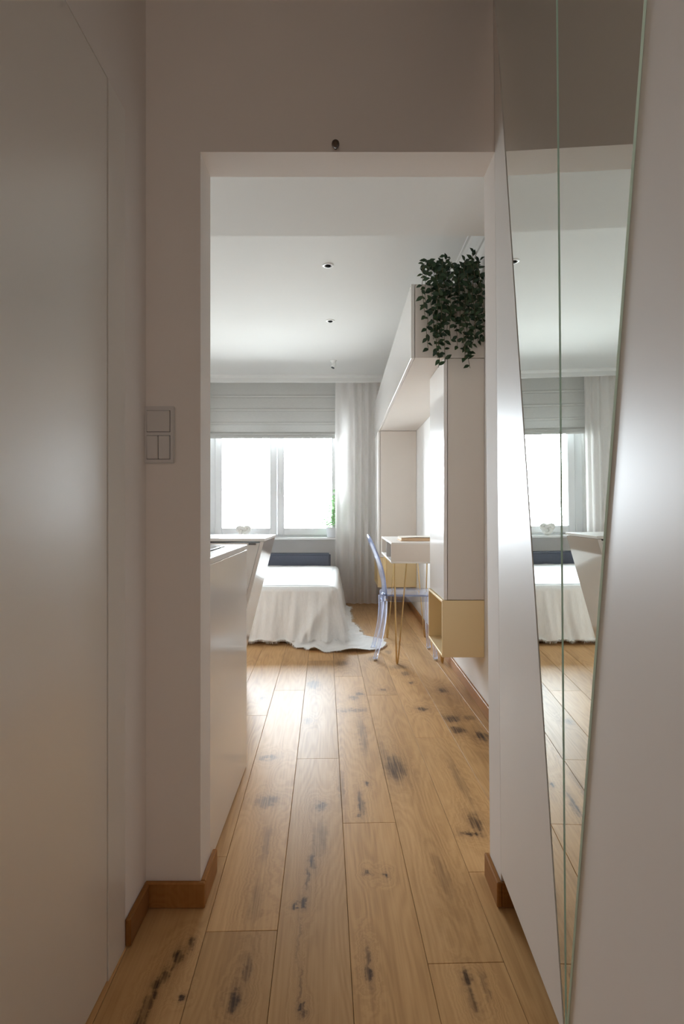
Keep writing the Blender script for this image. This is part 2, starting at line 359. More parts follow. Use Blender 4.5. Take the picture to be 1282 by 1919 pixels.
# --- floor: boards one by one
flo = B(-2.4, 1.1, -1.4, 7.0, -.10, -.012).build('floor', 'dark'); tag(flo, 'knotty oak plank floor running from the hall to the window', 'floor', kind='structure')
PWID = .1802
c_, s_ = math.cos(PLANK_ANG), math.sin(PLANK_ANG)
def from_uv(u, v, z=0): return Vector((u*c_ - v*s_, u*s_ + v*c_, z))
u_seam0 = to_uv(-.3354, 1.212)[0]
joints = {-1: [1.808, 3.05], 0: [1.487, 3.47], 1: [2.512], 2: [1.990, 3.75], 3: [1.367, 3.364], 4: [1.71, 2.73], 5: [3.346]}
rnd = random.Random(3)
for k in range(-11, 8):
    ua, ub = u_seam0 + k*PWID, u_seam0 + (k+1)*PWID
    hall = -3 <= k <= 6
    v0 = -1.35 if hall else 1.60
    v1 = 6.99
    js = list(joints.get(k, []))
    js = [to_uv(0, y)[1] if False else y for y in js]
    if not js: js = [v0 + rnd.uniform(.5, 1.6)]
    first = js[0]
    while first - 1.9 > v0 + .25:
        first -= rnd.uniform(1.3, 1.9); js.insert(0, first)
    last = js[-1]
    while last + 1.2 < v1:
        last += rnd.uniform(1.2, 1.95); js.append(last)
    js = [j for j in js if v0+.1 < j < v1-.1]
    ends = [v0] + js + [v1]
    for a, b_ in zip(ends, ends[1:]):
        g = .0005; uc = (ua+ub)/2; vc = (a+b_)/2
        hu, hv = (ub-ua)/2-g, (b_-a)/2-g
        mb = MB().box(-hu, hu, -hv, hv, -.012, 0, .0009)
        mine = [q for q in KNOTS if ua-.03 < q[0] < ub+.03 and a-.05 < q[1] < b_+.05]
        o = mb.build('plank', m_oak('knotty_oak_board', mine) if mine else 'oak', flo)
        o.location = from_uv(uc, vc, 0); o.rotation_euler = (0, 0, PLANK_ANG)

# --- wall with the doorway
DT = 2.023
mb = MB().box(-2.4, -.380, FY0, FY1, -.02, 2.7).box(-.380, .46, FY0, FY1, DT, 2.7)
def jx(z): return .4277 - LEAN*z
mb.hexa([(jx(-.02), FY0, -.02), (1.1, FY0, -.02), (1.1, FY1, -.02), (jx(-.02), FY1, -.02), (jx(2.7), FY0, 2.7), (1.1, FY0, 2.7), (1.1, FY1, 2.7), (jx(2.7), FY1, 2.7)])
tag(mb.build('wall_front', 'wall'), 'warm white partition wall around the open doorway', 'wall', kind='structure')
# --- hall: left wall with a flush door
mb = MB().box(-.75, HLEFT, 1.322, FY0, -.02, 2.7).box(-.75, HLEFT, -1.3, .40, -.02, 2.7).box(-.75, HLEFT, .40, 1.322, 2.0335, 2.7)
tag(mb.build('wall_left', 'wall'), 'warm white hall wall around the flush door', 'wall', kind='structure')
d = thing('door_1', 'flush satin greige hidden door in the hall wall at the left', 'door', (HLEFT, .86, 0), kind='structure')
def kid(mb, name, m, par, smooth=False):
    o = mb.build(name, m, par, smooth); o.matrix_parent_inverse = Matrix.Translation(par.location).inverted(); return o
kid(B(-.60, HLEFT+.0005, .404, 1.316, .006, 2.030, .0015), 'door_leaf', 'doorlacq', d)
kid(B(-.60, HLEFT+.0015, 1.321, 1.423, 0, 2.030, .001), 'door_frame', 'doorlacq', d)
kid(B(-.70, -.61, .40, 1.33, 0, 2.04), 'door_rebate', 'dark', d)
tag(B(-.75, 1.1, -1.42, -1.3, -.02, 2.7).build('wall_hall_end', 'wall'), 'warm white end wall of the hall behind the viewer', 'wall', kind='structure')
tag(B(1.0, 1.1, -1.3, FY0, -.02, 2.7).build('wall_hall_right', 'wall'), 'warm white hall wall behind the wardrobe', 'wall', kind='structure')
tag(B(-.75, 1.1, -1.42, FY0+.05, CEIL, 2.7).build('ceiling_hall', 'ceil'), 'white hall ceiling', 'ceiling', kind='structure')
# --- room
tag(B(RWALL, .95, FY1, 7.1, -.02, 2.7).build('wall_right', 'roomwall'), 'white room wall behind the wall cabinets and desk', 'wall', kind='structure')
tag(B(-2.4, LWALL, FY1, 7.1, -.02, 2.7).build('wall_left_room', 'roomwall'), 'white room wall beyond the kitchen', 'wall', kind='structure')
tag(B(-2.4, .95, FY1-.05, 7.1, CEIL, 2.7).build('ceiling', 'ceil'), 'white room ceiling with three small spotlights', 'ceiling', kind='structure')
tag(B(LWALL, RWALL, FY1, 2.65, 2.30, CEIL).build('ceiling_lowered', 'ceil'), 'lowered white ceiling strip just inside the doorway', 'ceiling', kind='structure')
WX0, WX1, WZ0, WZ1 = -1.578, .05, .735, 2.25
mb = MB().box(-2.4, WX0, WIN_Y, 7.1, -.02, 2.7).box(WX1, .95, WIN_Y, 7.1, -.02, 2.7).box(WX0, WX1, WIN_Y, 7.1, -.02, WZ0).box(WX0, WX1, WIN_Y, 7.1, WZ1, 2.7)
tag(mb.build('wall_back', 'roomwall'), 'white window wall at the far end of the room', 'wall', kind='structure')
mb = MB(); pf = [(0, 0), (0, -.077), (-.012, -.077), (-.020, -.070), (-.024, -.030), (-.040, -.012), (-.046, 0)]
def corn(a, b, d_): return Vector((d_, 6.485+a, CEIL+b))
tag(mb.prism(pf, corn, LWALL, RWALL).build('trim_1', 'ceil'), 'white moulded ceiling edge hiding the curtain track', 'trim', kind='structure')
mb = MB(); pf = [(0, 0), (0, -.065), (-.010, -.065), (-.018, -.050), (-.040, -.022), (-.055, -.012), (-.068, -.012), (-.068, 0)]
tag(mb.prism(pf, lambda a, b, d_: Vector((RWALL+a, d_, CEIL+b)), 2.65, 6.44).build('trim_2', 'ceil'), 'white cornice along the right room wall', 'trim', kind='structure')
# skirting boards
BBH, BBT = .068, .014
def base(name, lab, *boxes):
    mb = MB()
    for q in boxes: mb.box(*q, .003)
    tag(mb.build(name, 'oakbase'), lab, 'baseboard', kind='structure')
base('baseboard_left', 'oak skirting along the hall wall beside the flush door', (HLEFT, HLEFT+BBT, 1.424, FY0-BBT, 0, BBH))
base('baseboard_front', 'oak skirting under the light switch and round the doorway corner', (HLEFT, -.380+BBT, FY0-BBT, FY0, 0, BBH), (-.380, -.380+BBT, FY0, FY1+.03, 0, BBH))
base('baseboard_jamb', 'short oak skirting on the right doorway jamb by the wardrobe', (.4277-BBT, .4277, FY0-.012, FY1+.012, 0, BBH), (.4277, .60, FY0-.012, FY0, 0, BBH))
base('baseboard_right', 'oak skirting along the right room wall under the cabinets', (RWALL-BBT, RWALL, FY1, WIN_Y, 0, BBH))
base('baseboard_back', 'oak skirting along the window wall behind the curtain', (LWALL, RWALL-BBT, WIN_Y-BBT, WIN_Y, 0, BBH))
# --- window
win = thing('window_1', 'white two sash window glowing with daylight', 'window', (-.764, 6.97, WZ0), kind='structure')
def wf(x0, x1, z0, z1, y0, y1, name, par=None, m='pvc', bev=.004):
    return kid(B(x0, x1, y0, y1, z0, z1, bev), name, m, par or win)
cx = -.764
fr = MB().box(WX0, WX0+.098, 6.93, 7.01, WZ0, WZ1, .003).box(WX1-.098, WX1, 6.93, 7.01, WZ0, WZ1, .003).box(WX0+.055, WX1-.055, 6.93, 7.01, WZ0, WZ0+.045, .003).box(WX0+.055, WX1-.055, 6.93, 7.01, WZ1-.055, WZ1, .003)
kid(fr, 'window_frame', 'pvc', win)
for sx0, sx1, hx in ((WX0+.086, cx-.002, -1), (cx+.002, WX1-.086, 1)):
    st = .078; g = MB()
    z0, z1 = WZ0+.036, WZ1-.045
    g.box(sx0, sx0+st, 6.905, 6.975, z0, z1, .006).box(sx1-st, sx1, 6.905, 6.975, z0, z1, .006)
    g.box(sx0+st, sx1-st, 6.905, 6.975, z0, z0+st, .006).box(sx0+st, sx1-st, 6.905, 6.975, z1-st, z1, .006)
    sh = kid(g, 'sash', 'pvc', win)
    p = kid(B(sx0+st-.005, sx1-st+.005, 6.938, 6.946, z0+st-.005, z1-st+.005), 'pane', 'pane', sh); p.matrix_parent_inverse = Matrix.Translation(win.location).inverted()
    p.matrix_parent_inverse = Matrix.Identity(4)
    gk = MB().box(sx0+st-.004, sx0+st+.004, 6.900, 6.938, z0+st, z1-st).box(sx1-st-.004, sx1-st+.004, 6.900, 6.938, z0+st, z1-st).box(sx0+st, sx1-st, 6.900, 6.938, z0+st-.004, z0+st+.004)
    q = kid(gk, 'glazing_seal', 'rubber', sh); q.matrix_parent_inverse = Matrix.Identity(4)
    q.data.materials[0] = M['pvc']
hd = MB().box(cx+.030, cx+.052, 6.895, 6.905, 1.33, 1.40, .003).tube([(cx+.041, 6.895, 1.375), (cx+.041, 6.865, 1.375), (cx+.041, 6.862, 1.26)], .009, 8)
kid(hd, 'window_handle', 'pvc', win)
for hz in (WZ0+.06, 1.95):
    kid(MB().tube([(WX0+.082, 6.898, hz), (WX0+.082, 6.898, hz+.07)], .009, 8), 'hinge', 'pvc', win)
sill = MB().box(WX0-.08, WX1+.10, 6.68, WIN_Y, .727, .752, .004).box(WX0, WX1, WIN_Y, 6.93, .727, .752, .002)
tag(sill.build('windowsill', 'sill'), 'white windowsill slab under the two sash window', 'windowsill', kind='structure')

# ================================================================== wardrobe with the mirror
wd = thing('wardrobe', 'satin greige fitted wardrobe with a tapering mirror on its doors', 'wardrobe', (.43, .6, 0))
HB = .088; HT = CEIL - .004
def Wf(a, b, d_): return W(a, b, d_)
def lineL(z): return 1.067 + .204*z
def lineM(z): return 1.0815
FARU = 1.574; ZK = (FARU-1.067)/.204      # where the slanted edge runs into the wall
def lineR(z): return 1.1035 - .2036*z
GAP = .0008
kid(MB().prism([(-.55, HB+.01), (1.57, HB+.01), (1.57, HT), (-.55, HT)], Wf, .026, .50), 'carcass', 'lacq', wd)
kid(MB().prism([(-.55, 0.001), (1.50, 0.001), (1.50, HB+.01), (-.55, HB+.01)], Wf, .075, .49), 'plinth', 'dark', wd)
d1 = kid(MB().prism([(FARU, HB), (FARU, ZK), (lineL(HB), HB)], Wf, 0, .020), 'door', 'wardlacq', wd)
d1b = kid(MB().prism([(lineL(HB), HB), (FARU, ZK), (FARU, HT), (lineM(HT)+GAP, HT), (lineM(HB)+GAP, HB)], Wf, .0060, .022), 'door_backing', 'wardlacq', wd)
d2 = kid(MB().prism([(lineM(HB)-GAP, HB), (lineM(HT)-GAP, HT), (.452, HT), (.452, HB)], Wf, .0076, .0250), 'door', 'wardlacq', wd)
kid(MB().prism([(.448, HB), (.448, HT), (-.546, HT), (-.546, HB)], Wf, .0076, .0250), 'door', 'wardlacq', wd)
def mirror(poly, d0, par):
    mb = MB(); mb.prism(poly, Wf, d0, d0+.004)
    me = mb.mesh('mirror', False, [M['mirror'], M['grad']])
    for p in me.polygons:
        p.material_index = 0 if abs(p.normal.x) > .9 and len(p.vertices) == len(poly) and p.area > .05 else 1
    o = bpy.data.objects.new('mirror', me); C.objects.link(o); o.parent = par
    o['label'] = 'tapering mirror strip with green glass edges'
    return o
mi = mirror([(lineL(HB)-.001, HB+.003), (FARU-.001, ZK), (FARU-.001, HT), (lineM(HT)+GAP, HT), (lineM(HB)+GAP, HB+.003)], .0014, d1)
mi2 = mirror([(lineM(HB)-GAP, .115), (lineM(HT)-GAP, HT), (lineR(HT), HT), (lineR(.115)-.0006, .115)], .0032, d2)

# ================================================================== small things on the hall wall
sw = thing('light_switch', 'white double light switch on the wall left of the doorway', 'light switch', (-.489, FY0, 1.262))
pxs = 1.576/1100
X0, X1, Z0, Z1 = (269.5-641)*pxs, (328.5-641)*pxs, 1.06+(957-869)*pxs, 1.06+(957-762)*pxs
kid(B(X0, X1, FY0-.009, FY0, Z0, Z1, .003, 2), 'plate', 'plastic', sw)
zm = 1.06+(957-814)*pxs
for a, b_, c0, c1 in ((X0+.012, X1-.012, zm+.006, Z1-.013), (X0+.012, (X0+X1)/2-.0008, Z0+.012, zm-.005), ((X0+X1)/2+.0008, X1-.012, Z0+.012, zm-.005)):
    r = kid(B(a-.0012, b_+.0012, FY0-.0096, FY0-.004, c0-.0012, c1+.0012), 'rocker_recess', 'rubber', sw)
    y0 = FY0-.0145
    mb = MB().hexa([(a, FY0-.0125, c0), (b_, FY0-.0125, c0), (b_, FY0-.006, c0), (a, FY0-.006, c0), (a, y0, c1), (b_, y0, c1), (b_, FY0-.006, c1), (a, FY0-.006, c1)], .0012)
    kid(mb, 'rocker', 'plastic', sw)
kb = MB().lathe([(0, .0), (.005, 0), (.005, .006), (.0085, .010), (.0102, .016), (.0095, .022), (.006, .0265), (0, .028)], (-.0172, FY0, 2.034), 20, Matrix.Rotation(math.pi/2, 3, 'X'))
tag(smooth_angle(kb.build('wall_knob', 'knob'), 60), 'small round brown knob on the wall just above the doorway', 'knob')
cv = MB().lathe([(0, .0035), (.030, .0035), (.0345, .0028), (.037, .001), (.038, 0), (.030, -.002), (0, -.002)], (-.1691, FY0, 2.46), 40, Matrix.Rotation(math.pi/2, 3, 'X'))
tag(smooth_angle(cv.build('junction_box_cover', 'wall'), 30), 'round painted cover plate high on the wall above the doorway', 'cover plate')

# ================================================================== kitchen
KX = -.395
kc = thing('kitchen_cabinet', 'glossy greige kitchen base cabinet just inside the doorway at the left', 'cabinet', (-1.2, 2.05, 0))
kid(B(LWALL+.004, KX-.019, FY1+.006, 2.41, .08, .895), 'body', 'matte', kc)
kid(B(KX-.018, KX, FY1+.004, 2.433, .004, .898, .0015), 'end_panel', 'kgloss', kc)
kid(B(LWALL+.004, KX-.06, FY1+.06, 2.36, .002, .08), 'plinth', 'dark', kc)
for i in range(3):
    x1 = KX-.022-i*.60
    dd = kid(B(x1-.597, x1, 2.412, 2.431, .085, .893, .0015), 'cabinet_door', 'kgloss', kc)
tag(B(LWALL+.002, KX+.001, FY1+.002, 2.436, .899, .919, .0015).build('worktop', 'top'), 'white worktop holding the black hob beside the doorway', 'worktop')
hob = thing('induction_hob', 'black glass hob set on the white worktop', 'hob', (-.75, 2.08, .919))
kid(B(-1.04, -.458, 1.82, 2.32, .9195, .9245, .0015), 'glass', 'black', hob)
for hx, hy, r in ((-.61, 2.18, .075), (-.89, 2.18, .09), (-.61, 1.96, .09), (-.89, 1.96, .075)):
    kid(MB().lathe([(r, .9247), (r+.0025, .9247), (r+.0025, .9244), (r, .9244), (r, .9247)], (hx, hy, 0), 40), 'cooking_zone', 'rubber', hob)
# peninsula with the slanted end
PX = -.430
PY0, PY1, PH = 3.26, 3.80, .888
sl = .256
def pxr(z): return PX-.004 - sl*(PH-z)
pn = thing('kitchen_peninsula', 'greige kitchen peninsula with a slanted glossy end panel', 'cabinet', (-1.2, 3.2, 0))
T = .02
kid(MB().prism([(pxr(0), .002), (pxr(PH), PH), (pxr(PH)-T, PH), (pxr(0)-T, .002)], lambda a, b, d_: Vector((a, d_, b)), PY0, PY1), 'end_panel', 'pgloss', pn)
kid(MB().prism([(pxr(.0)-T-.002, .07), (pxr(PH)-T-.010, PH-.012), (LWALL+.004, PH-.012), (LWALL+.004, .07)], lambda a, b, d_: Vector((a, d_, b)), PY0+.024, PY1-.004), 'body', 'matte', pn)
fd = kid(MB().prism([(pxr(.07)-T-.004, .07), (pxr(PH)-T-.004, PH-.008), (-1.05, PH-.008), (-1.05, .07)], lambda a, b, d_: Vector((a, d_, b)), PY0+.003, PY0+.021), 'cabinet_door', 'lacq', pn)
for i in range(2): kid(B(-1.053-(i+1)*.58, -1.056-i*.58, PY0+.003, PY0+.021, .07, PH-.008, .001), 'cabinet_door', 'lacq', pn)
h = MB().box(-.519, -.478, PY0-.006, PY0+.002, .870, .879, .001)
ho = kid(h, 'finger_pull', 'rubber', pn)
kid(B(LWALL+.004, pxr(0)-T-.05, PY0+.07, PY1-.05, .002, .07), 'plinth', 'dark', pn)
tag(B(LWALL+.002, PX+.001, PY0-.004, PY1+.004, .890, .906, .0015).build('worktop', 'top'), 'thin white worktop on the peninsula with the slanted end', 'worktop')

# ================================================================== wall cabinets on the right
UX = .363; TX = .535; NY = 3.085; UZ0, UZ1 = 1.862, 2.250; TZ0 = .588; GZ0 = .289
uy1 = 6.50; fy = 5.90
W_ = RWALL-.002
u = thing('upper_cabinet', 'long greige overhead cabinet along the wall under the trailing plants', 'cabinet', (.55, 4.7, UZ0))
kid(B(UX+.0210, W_, NY, uy1, UZ0+.001, UZ1, .001), 'body', 'matte', u)
kid(B(UX, UX+.018, NY-.001, uy1, UZ0-.001, UZ1+.001, .001), 'flap_door', 'gloss', u)
t = thing('tall_cabinet', 'narrow tall greige cabinet hanging beside the doorway above a brass cubby', 'cabinet', (.64, 3.33, TZ0))
kid(B(TX+.0210, W_, NY, 3.57, TZ0+.003, UZ0-.002, .001), 'body', 'matte', t)
kid(B(TX, TX+.018, NY-.001, 3.57, TZ0+.003, UZ0-.002, .001), 'door', 'gloss', t)
t2 = thing('tall_cabinet', 'tall greige cabinet beside the curtain at the far end of the wall', 'cabinet', (.55, 6.2, TZ0))
kid(B(UX+.0210, W_, fy, uy1, TZ0+.003, UZ0-.002, .001), 'body', 'matte', t2)
kid(B(UX, UX+.018, fy-.001, uy1, TZ0+.003, UZ0-.002, .001), 'door', 'lacq', t2)
def cubby(x0, y0, y1, label):
    q = thing('open_cubby', label, 'shelf', ((x0+W_)/2, (y0+y1)/2, GZ0), 'brass open cubbies under the tall cabinets')
    th = .012; z1 = TZ0
    kid(B(x0, W_, y0, y0+th, GZ0, z1, .0008), 'side_panel', 'gold', q)
    kid(B(x0, W_, y1-th, y1, GZ0, z1, .0008), 'side_panel', 'gold', q)
    kid(B(x0, W_, y0+th, y1-th, GZ0, GZ0+th, .0008), 'bottom_panel', 'gold', q)
    kid(B(x0, W_, y0+th, y1-th, z1-th, z1, .0008), 'top_panel', 'gold', q)
    kid(B(W_-.008, W_, y0+th, y1-th, GZ0+th, z1-th), 'back_panel', 'gold', q)
cubby(.526, NY-.001, 3.57, 'brass open cubby under the tall cabinet beside the doorway')
cubby(UX-.004, fy-.002, uy1, 'brass open cubby behind the desk, under the far tall cabinet')

# ================================================================== desk
dk = thing('desk', 'narrow greige desk with open compartments on brass hairpin legs', 'desk', (.54, 4.48, 0))
DX0, DX1, DY0, DY1, DZ0, DZ1 = .335, RWALL-.004, 4.0, 4.95, .700, .842
th = .012
kid(B(DX0, DX1, DY0, DY1, DZ1-th, DZ1, .001), 'desktop', 'lacq', dk)
kid(B(DX0, DX1, DY0, DY1, DZ0, DZ0+th, .001), 'bottom_panel', 'lacq', dk)
kid(B(DX0, DX1, DY0, DY0+th, DZ0+th, DZ1-th, .0006), 'side_panel', 'matte', dk)
kid(B(DX0, DX1, DY1-th, DY1, DZ0+th, DZ1-th, .0006), 'side_panel', 'matte', dk)
kid(B(DX1-th, DX1, DY0+th, DY1-th, DZ0+th, DZ1-th), 'back_panel', 'matte', dk)
kid(B(DX0+.002, DX1-th, 4.455, 4.467, DZ0+th, DZ1-th, .0006), 'divider', 'lacq', dk)
for fx, fyy, sx, sy in ((.381, 4.06, 1, 1), (.6975, 4.08, -1, 1), (.377, 4.90, 1, -1), (.694, 4.92, -1, -1)):
    mb = MB(); R = .0045; zt = DZ0
    tops = [(fx-sx*.022, fyy-sy*.022), (fx+sx*.065, fyy-sy*.012), (fx-sx*.012, fyy+sy*.065)]
    f0 = Vector((fx, fyy, R))
    for (tx, ty) in tops:
        dv = Vector((tx-fx, ty-fyy, 0)).normalized()*.008
        mb.tube([(tx, ty, zt), (fx+dv.x, fyy+dv.y, .030), (fx+dv.x*.7, fyy+dv.y*.7, .012), (fx, fyy, R)], R, 8)
    mb.box(min(fx-sx*.03, fx+sx*.075), max(fx-sx*.03, fx+sx*.075), min(fyy-sy*.03, fyy+sy*.075), max(fyy-sy*.03, fyy+sy*.075), zt-.004, zt-.0002)
    mb.lathe([(0, 0), (.007, 0), (.007, .006), (0, .008)], (fx, fyy, 0), 10)
    o = kid(mb, 'hairpin_leg', 'brass', dk); smooth_angle(o)
bk = thing('book', 'thick tan and cream book lying on the desk', 'book', (.545, 4.32, DZ1))
kid(B(.418, .690, 4.185, 4.455, DZ1+.0005, DZ1+.004, .001), 'cover', 'page', bk)
kid(B(.424, .686, 4.192, 4.448, DZ1+.004, DZ1+.024, .002), 'page_block', 'page', bk)
kid(MB().grid(lambda a, b: Vector((.418+a*.272, 4.185+b*.27, DZ1+.0245+.004*math.sin(a*math.pi))), 16, 2), 'cover', 'book', bk)

# ================================================================== transparent chair
ch = thing('transparent_chair', 'clear plastic chair with a rounded back tucked under the desk', 'chair', (.45, 4.33, 0))
SZ = .464; CY = 4.332
def seat_outline(n=40):
    pts = []
    for i in range(n):
        a = 2*math.pi*i/n; ca, sa = math.cos(a), math.sin(a)
        e = .32
        x = .485 + .205*math.copysign(abs(ca)**e, ca); hw = .165 + .022*(x-.28)/.41
        y = CY + hw*math.copysign(abs(sa)**e, sa)
        pts.append((x, y))
    return pts
ol = seat_outline()
mb = MB()
def ringv(z, inset): return [mb.bm.verts.new((.485+(x-.485)*(1-inset), CY+(y-CY)*(1-inset), z)) for x, y in ol]
R0 = ringv(SZ-.050, .012); R1 = ringv(SZ-.008, 0); R2 = ringv(SZ, .03); R3 = ringv(SZ-.008, .22); R4 = ringv(SZ-.012, .6)
R5 = ringv(SZ-.014, .06); R6 = ringv(SZ-.050, .05)
for a, b_ in ((R6, R0), (R0, R1), (R1, R2), (R2, R3), (R3, R4), (R5, R6)):
    for i in range(len(a)): mb.bm.faces.new([a[i], a[(i+1) % len(a)], b_[(i+1) % len(a)], b_[i]])
mb.bm.faces.new(R4); mb.bm.faces.new(R5)
smooth_angle(kid(mb, 'seat', 'poly', ch), 50)
# backrest: rounded medallion on a waisted neck, leaning back
mb = MB(); nb = 26; mb_rows = []
def backhalf(tt):
    if tt < .22: return .158 - .045*math.sin(tt/.22*math.pi/2)
    q = (tt-.22)/.78; 
    return .113 + .070*math.sin(min(q/.45, 1)*math.pi/2) if q < .45 else .183*math.sqrt(max(0, 1-((q-.45)/.55)**2.3))
nw = 14
def backpt(tt, s_, side):
    z = SZ-.03 + tt*(.886-SZ+.03)
    x = .318 - .125*tt**1.5 + .010*math.sin(tt*math.pi)
    hw = max(backhalf(tt), .004)
    y = CY + s_*hw
    x += -.022*(1-s_*s_)*min(1, hw/.15)      # dished
    return Vector((x + side*.0055, y, z))
grid = {}
for side in (-1, 1):
    for i in range(nb+1):
        for j in range(nw+1):
            grid[side, i, j] = mb.bm.verts.new(backpt(i/nb, -1+2*j/nw, side))
for i in range(nb):
    for j in range(nw):
        for side in (-1, 1): mb.bm.faces.new([grid[side, i, j], grid[side, i+1, j], grid[side, i+1, j+1], grid[side, i, j+1]])
    for j in (0, nw): mb.bm.faces.new([grid[-1, i, j], grid[1, i, j], grid[1, i+1, j], grid[-1, i+1, j]])
for i in (0, nb):
    for j in range(nw): mb.bm.faces.new([grid[-1, i, j], grid[1, i, j], grid[1, i, j+1], grid[-1, i, j+1]])
smooth_angle(kid(mb, 'backrest', 'poly', ch), 50)
def glide(x, y):
    kid(MB().lathe([(0, 0), (.012, 0), (.0145, .003), (.0145, .012), (0, .013)], (x, y, .0002), 16), 'glide', 'pot', ch)
for gx, gy in ((.236, 4.166), (.236, 4.500), (.664, 4.166), (.664, 4.500)): glide(gx, gy)
def leg(x0, y0, x1, y1, rear):
    mb = MB(); n = 8; rows = []
    for i in range(n+1):
        q = i/n; z = SZ-.048 + (.0125-(SZ-.048))*q
        bend = -.012*math.sin(q*math.pi) if rear else .006*math.sin(q*math.pi)
        x = x0+(x1-x0)*(q**1.3 if rear else q) - bend; y = y0+(y1-y0)*q
        hw = .023-.010*q
        if q > .97: hw = .016
        rows.append([mb.bm.verts.new((x+a*hw, y+b_*hw, z)) for a, b_ in ((-1, -.6), (-.6, -1), (.6, -1), (1, -.6), (1, .6), (.6, 1), (-.6, 1), (-1, .6))])
    for a, b_ in zip(rows, rows[1:]):
        for k in range(8): mb.bm.faces.new([a[k], a[(k+1) % 8], b_[(k+1) % 8], b_[k]])
    mb.bm.faces.new(rows[0]); mb.bm.faces.new(rows[-1])
    return kid(mb, 'leg', 'poly', ch)
leg(.300, 4.182, .236, 4.166, True); leg(.300, 4.482, .236, 4.500, True)
leg(.660, 4.168, .664, 4.166, False); leg(.660, 4.496, .664, 4.500, False)

# ================================================================== bed
BX0, BX1, BY0, BY1, BT = -1.45, -.035, 4.665, 6.42, .455
bd = thing('daybed', 'low daybed with a dark grey upholstered back under the window', 'bed', (-.75, 5.6, 0))
kid(B(BX0+.02, BX1-.02, BY0+.012, BY1, .012, .27, .02, 2), 'base', 'white', bd)
kid(B(BX0+.015, BX1-.015, BY0+.014, BY1, .27, .443, .04, 3), 'mattress', 'white', bd)
kid(B(-1.40, -.128, 6.43, 6.64, .10, .585, .018, 3), 'backrest', 'greyfab', bd)
# blanket
bl = thing('blanket', 'white gauze blanket draped over the bed, puddling on the floor by the chair', 'blanket', (-.7, 5.4, BT))
rc = .05
per = []
nfront = 230
for i in range(nfront+1): per.append((BX0+(BX1-rc-BX0)*i/nfront, BY0, 0, -1))
for i in range(1, 30):
    a = -math.pi/2 + math.pi/2*i/30
    per.append((BX1-rc+rc*math.cos(a), BY0+rc+rc*math.sin(a), math.cos(a), math.sin(a)))
nright = 150
for i in range(nright+1): per.append((BX1, BY0+rc+(BY1-.02-BY0-rc)*i/nright, 1, 0))
sl_ = [0]
for a, b_ in zip(per, per[1:]): sl_.append(sl_[-1]+max(math.hypot(b_[0]-a[0], b_[1]-a[1]), .006))
def smoothst(a, b_, x):
    t_ = max(0, min(1, (x-a)/(b_-a))); return t_*t_*(3-2*t_)
def cloth_len(i):
    x, y, nx, ny = per[i]
    if ny < -.99: return .402 + .030*math.sin(x*9) *smoothst(-.9,-.5,x)*0 + .19*smoothst(-.42, -.20, x)
    if nx > .99: return .47 + .215*math.exp(-((y-4.74)/.15)**2) + .07*math.exp(-((y-5.15)/.25)**2)
    k = smoothst(0, 1, nx); return .592 + (.70-.592)*k
NT = 44; rr = .045
hem = []
mb = MB(); V = []
for i, (x, y, nx, ny) in enumerate(per):
    L = cloth_len(i) + .010*noise.noise(Vector((sl_[i]*9, 3.1, 0))) 
    row = []
    s = sl_[i]
    corner = math.exp(-((s-sl_[nfront+15])/.35)**2)
    for j in range(NT+1):
        t_ = -rr + (L+rr)*j/NT
        # profile
        arc = rr*math.pi/2
        if t_ < 0: out, z = -rr + (t_+rr), BT
        tt = t_+rr
        if tt < arc: a = tt/rr; out, z = -rr+rr*math.sin(a), BT-rr+rr*math.cos(a)
        else: out, z = 0.0, BT-rr-(tt-arc)
        drop = max(0, min(1, (BT-z)/BT))
        zf = .010
        if z < zf+.05:
            over = zf+.05 - z                         # length that has reached the floor
            a = min(over/.05, math.pi/2)
            if over < .05*math.pi/2: out += .05*(1-math.cos(a)); z = zf+.05*(1-math.sin(a))
            else: out += .05+(over-.05*math.pi/2); z = zf
        flare = .045*drop**1.5*(1+.9*corner)
        gr = max(0, min(1, (drop-.06)/.94))
        fl = min(1.0, 1.0 if z > zf+.03 else .30)
        q1 = noise.noise(Vector((s*11, drop*.6, 9))); q2 = noise.noise(Vector((s*23+.6*drop, drop*.9, 4)))
        fold = gr**.7*(.046*q1 + .026*q2) + .012*gr*math.sin(s*38+2.2*math.sin(s*5)) 
        fold = fold*fl*(1+.35*corner)
        # long ridge of the gathered corner, running down and away from the corner
        if ny < -.5:
            xr = BX1 - .02 - .30*drop
            fold += .052*drop**.8*math.exp(-((x-xr)/.045)**2) - .020*drop*math.exp(-((x-xr-.10)/.05)**2)
        fold += .003*noise.noise(Vector((s*40, t_*9, 2)))
        out += flare + fold + .014*drop
        zz = z
        if z <= zf+.03: zz = z + .022*max(0, noise.noise(Vector((s*13, t_*16, 5)))+.25) + .009*max(0, math.sin(s*46+1.8*math.sin(s*7)))*corner
        # lower part of the puddle drifts towards the window side
        tx = ny*(-1) if False else 0
        px_, py_ = x+nx*out, y+ny*out
        row.append(mb.bm.verts.new((px_, py_, max(zz, .006))))
    V.append(row); hem.append((row[-1].co.copy(), (row[-1].co-row[-3].co).normalized()))
for a, b_ in zip(V, V[1:]):
    for j in range(NT): mb.bm.faces.new([a[j], b_[j], b_[j+1], a[j+1]])
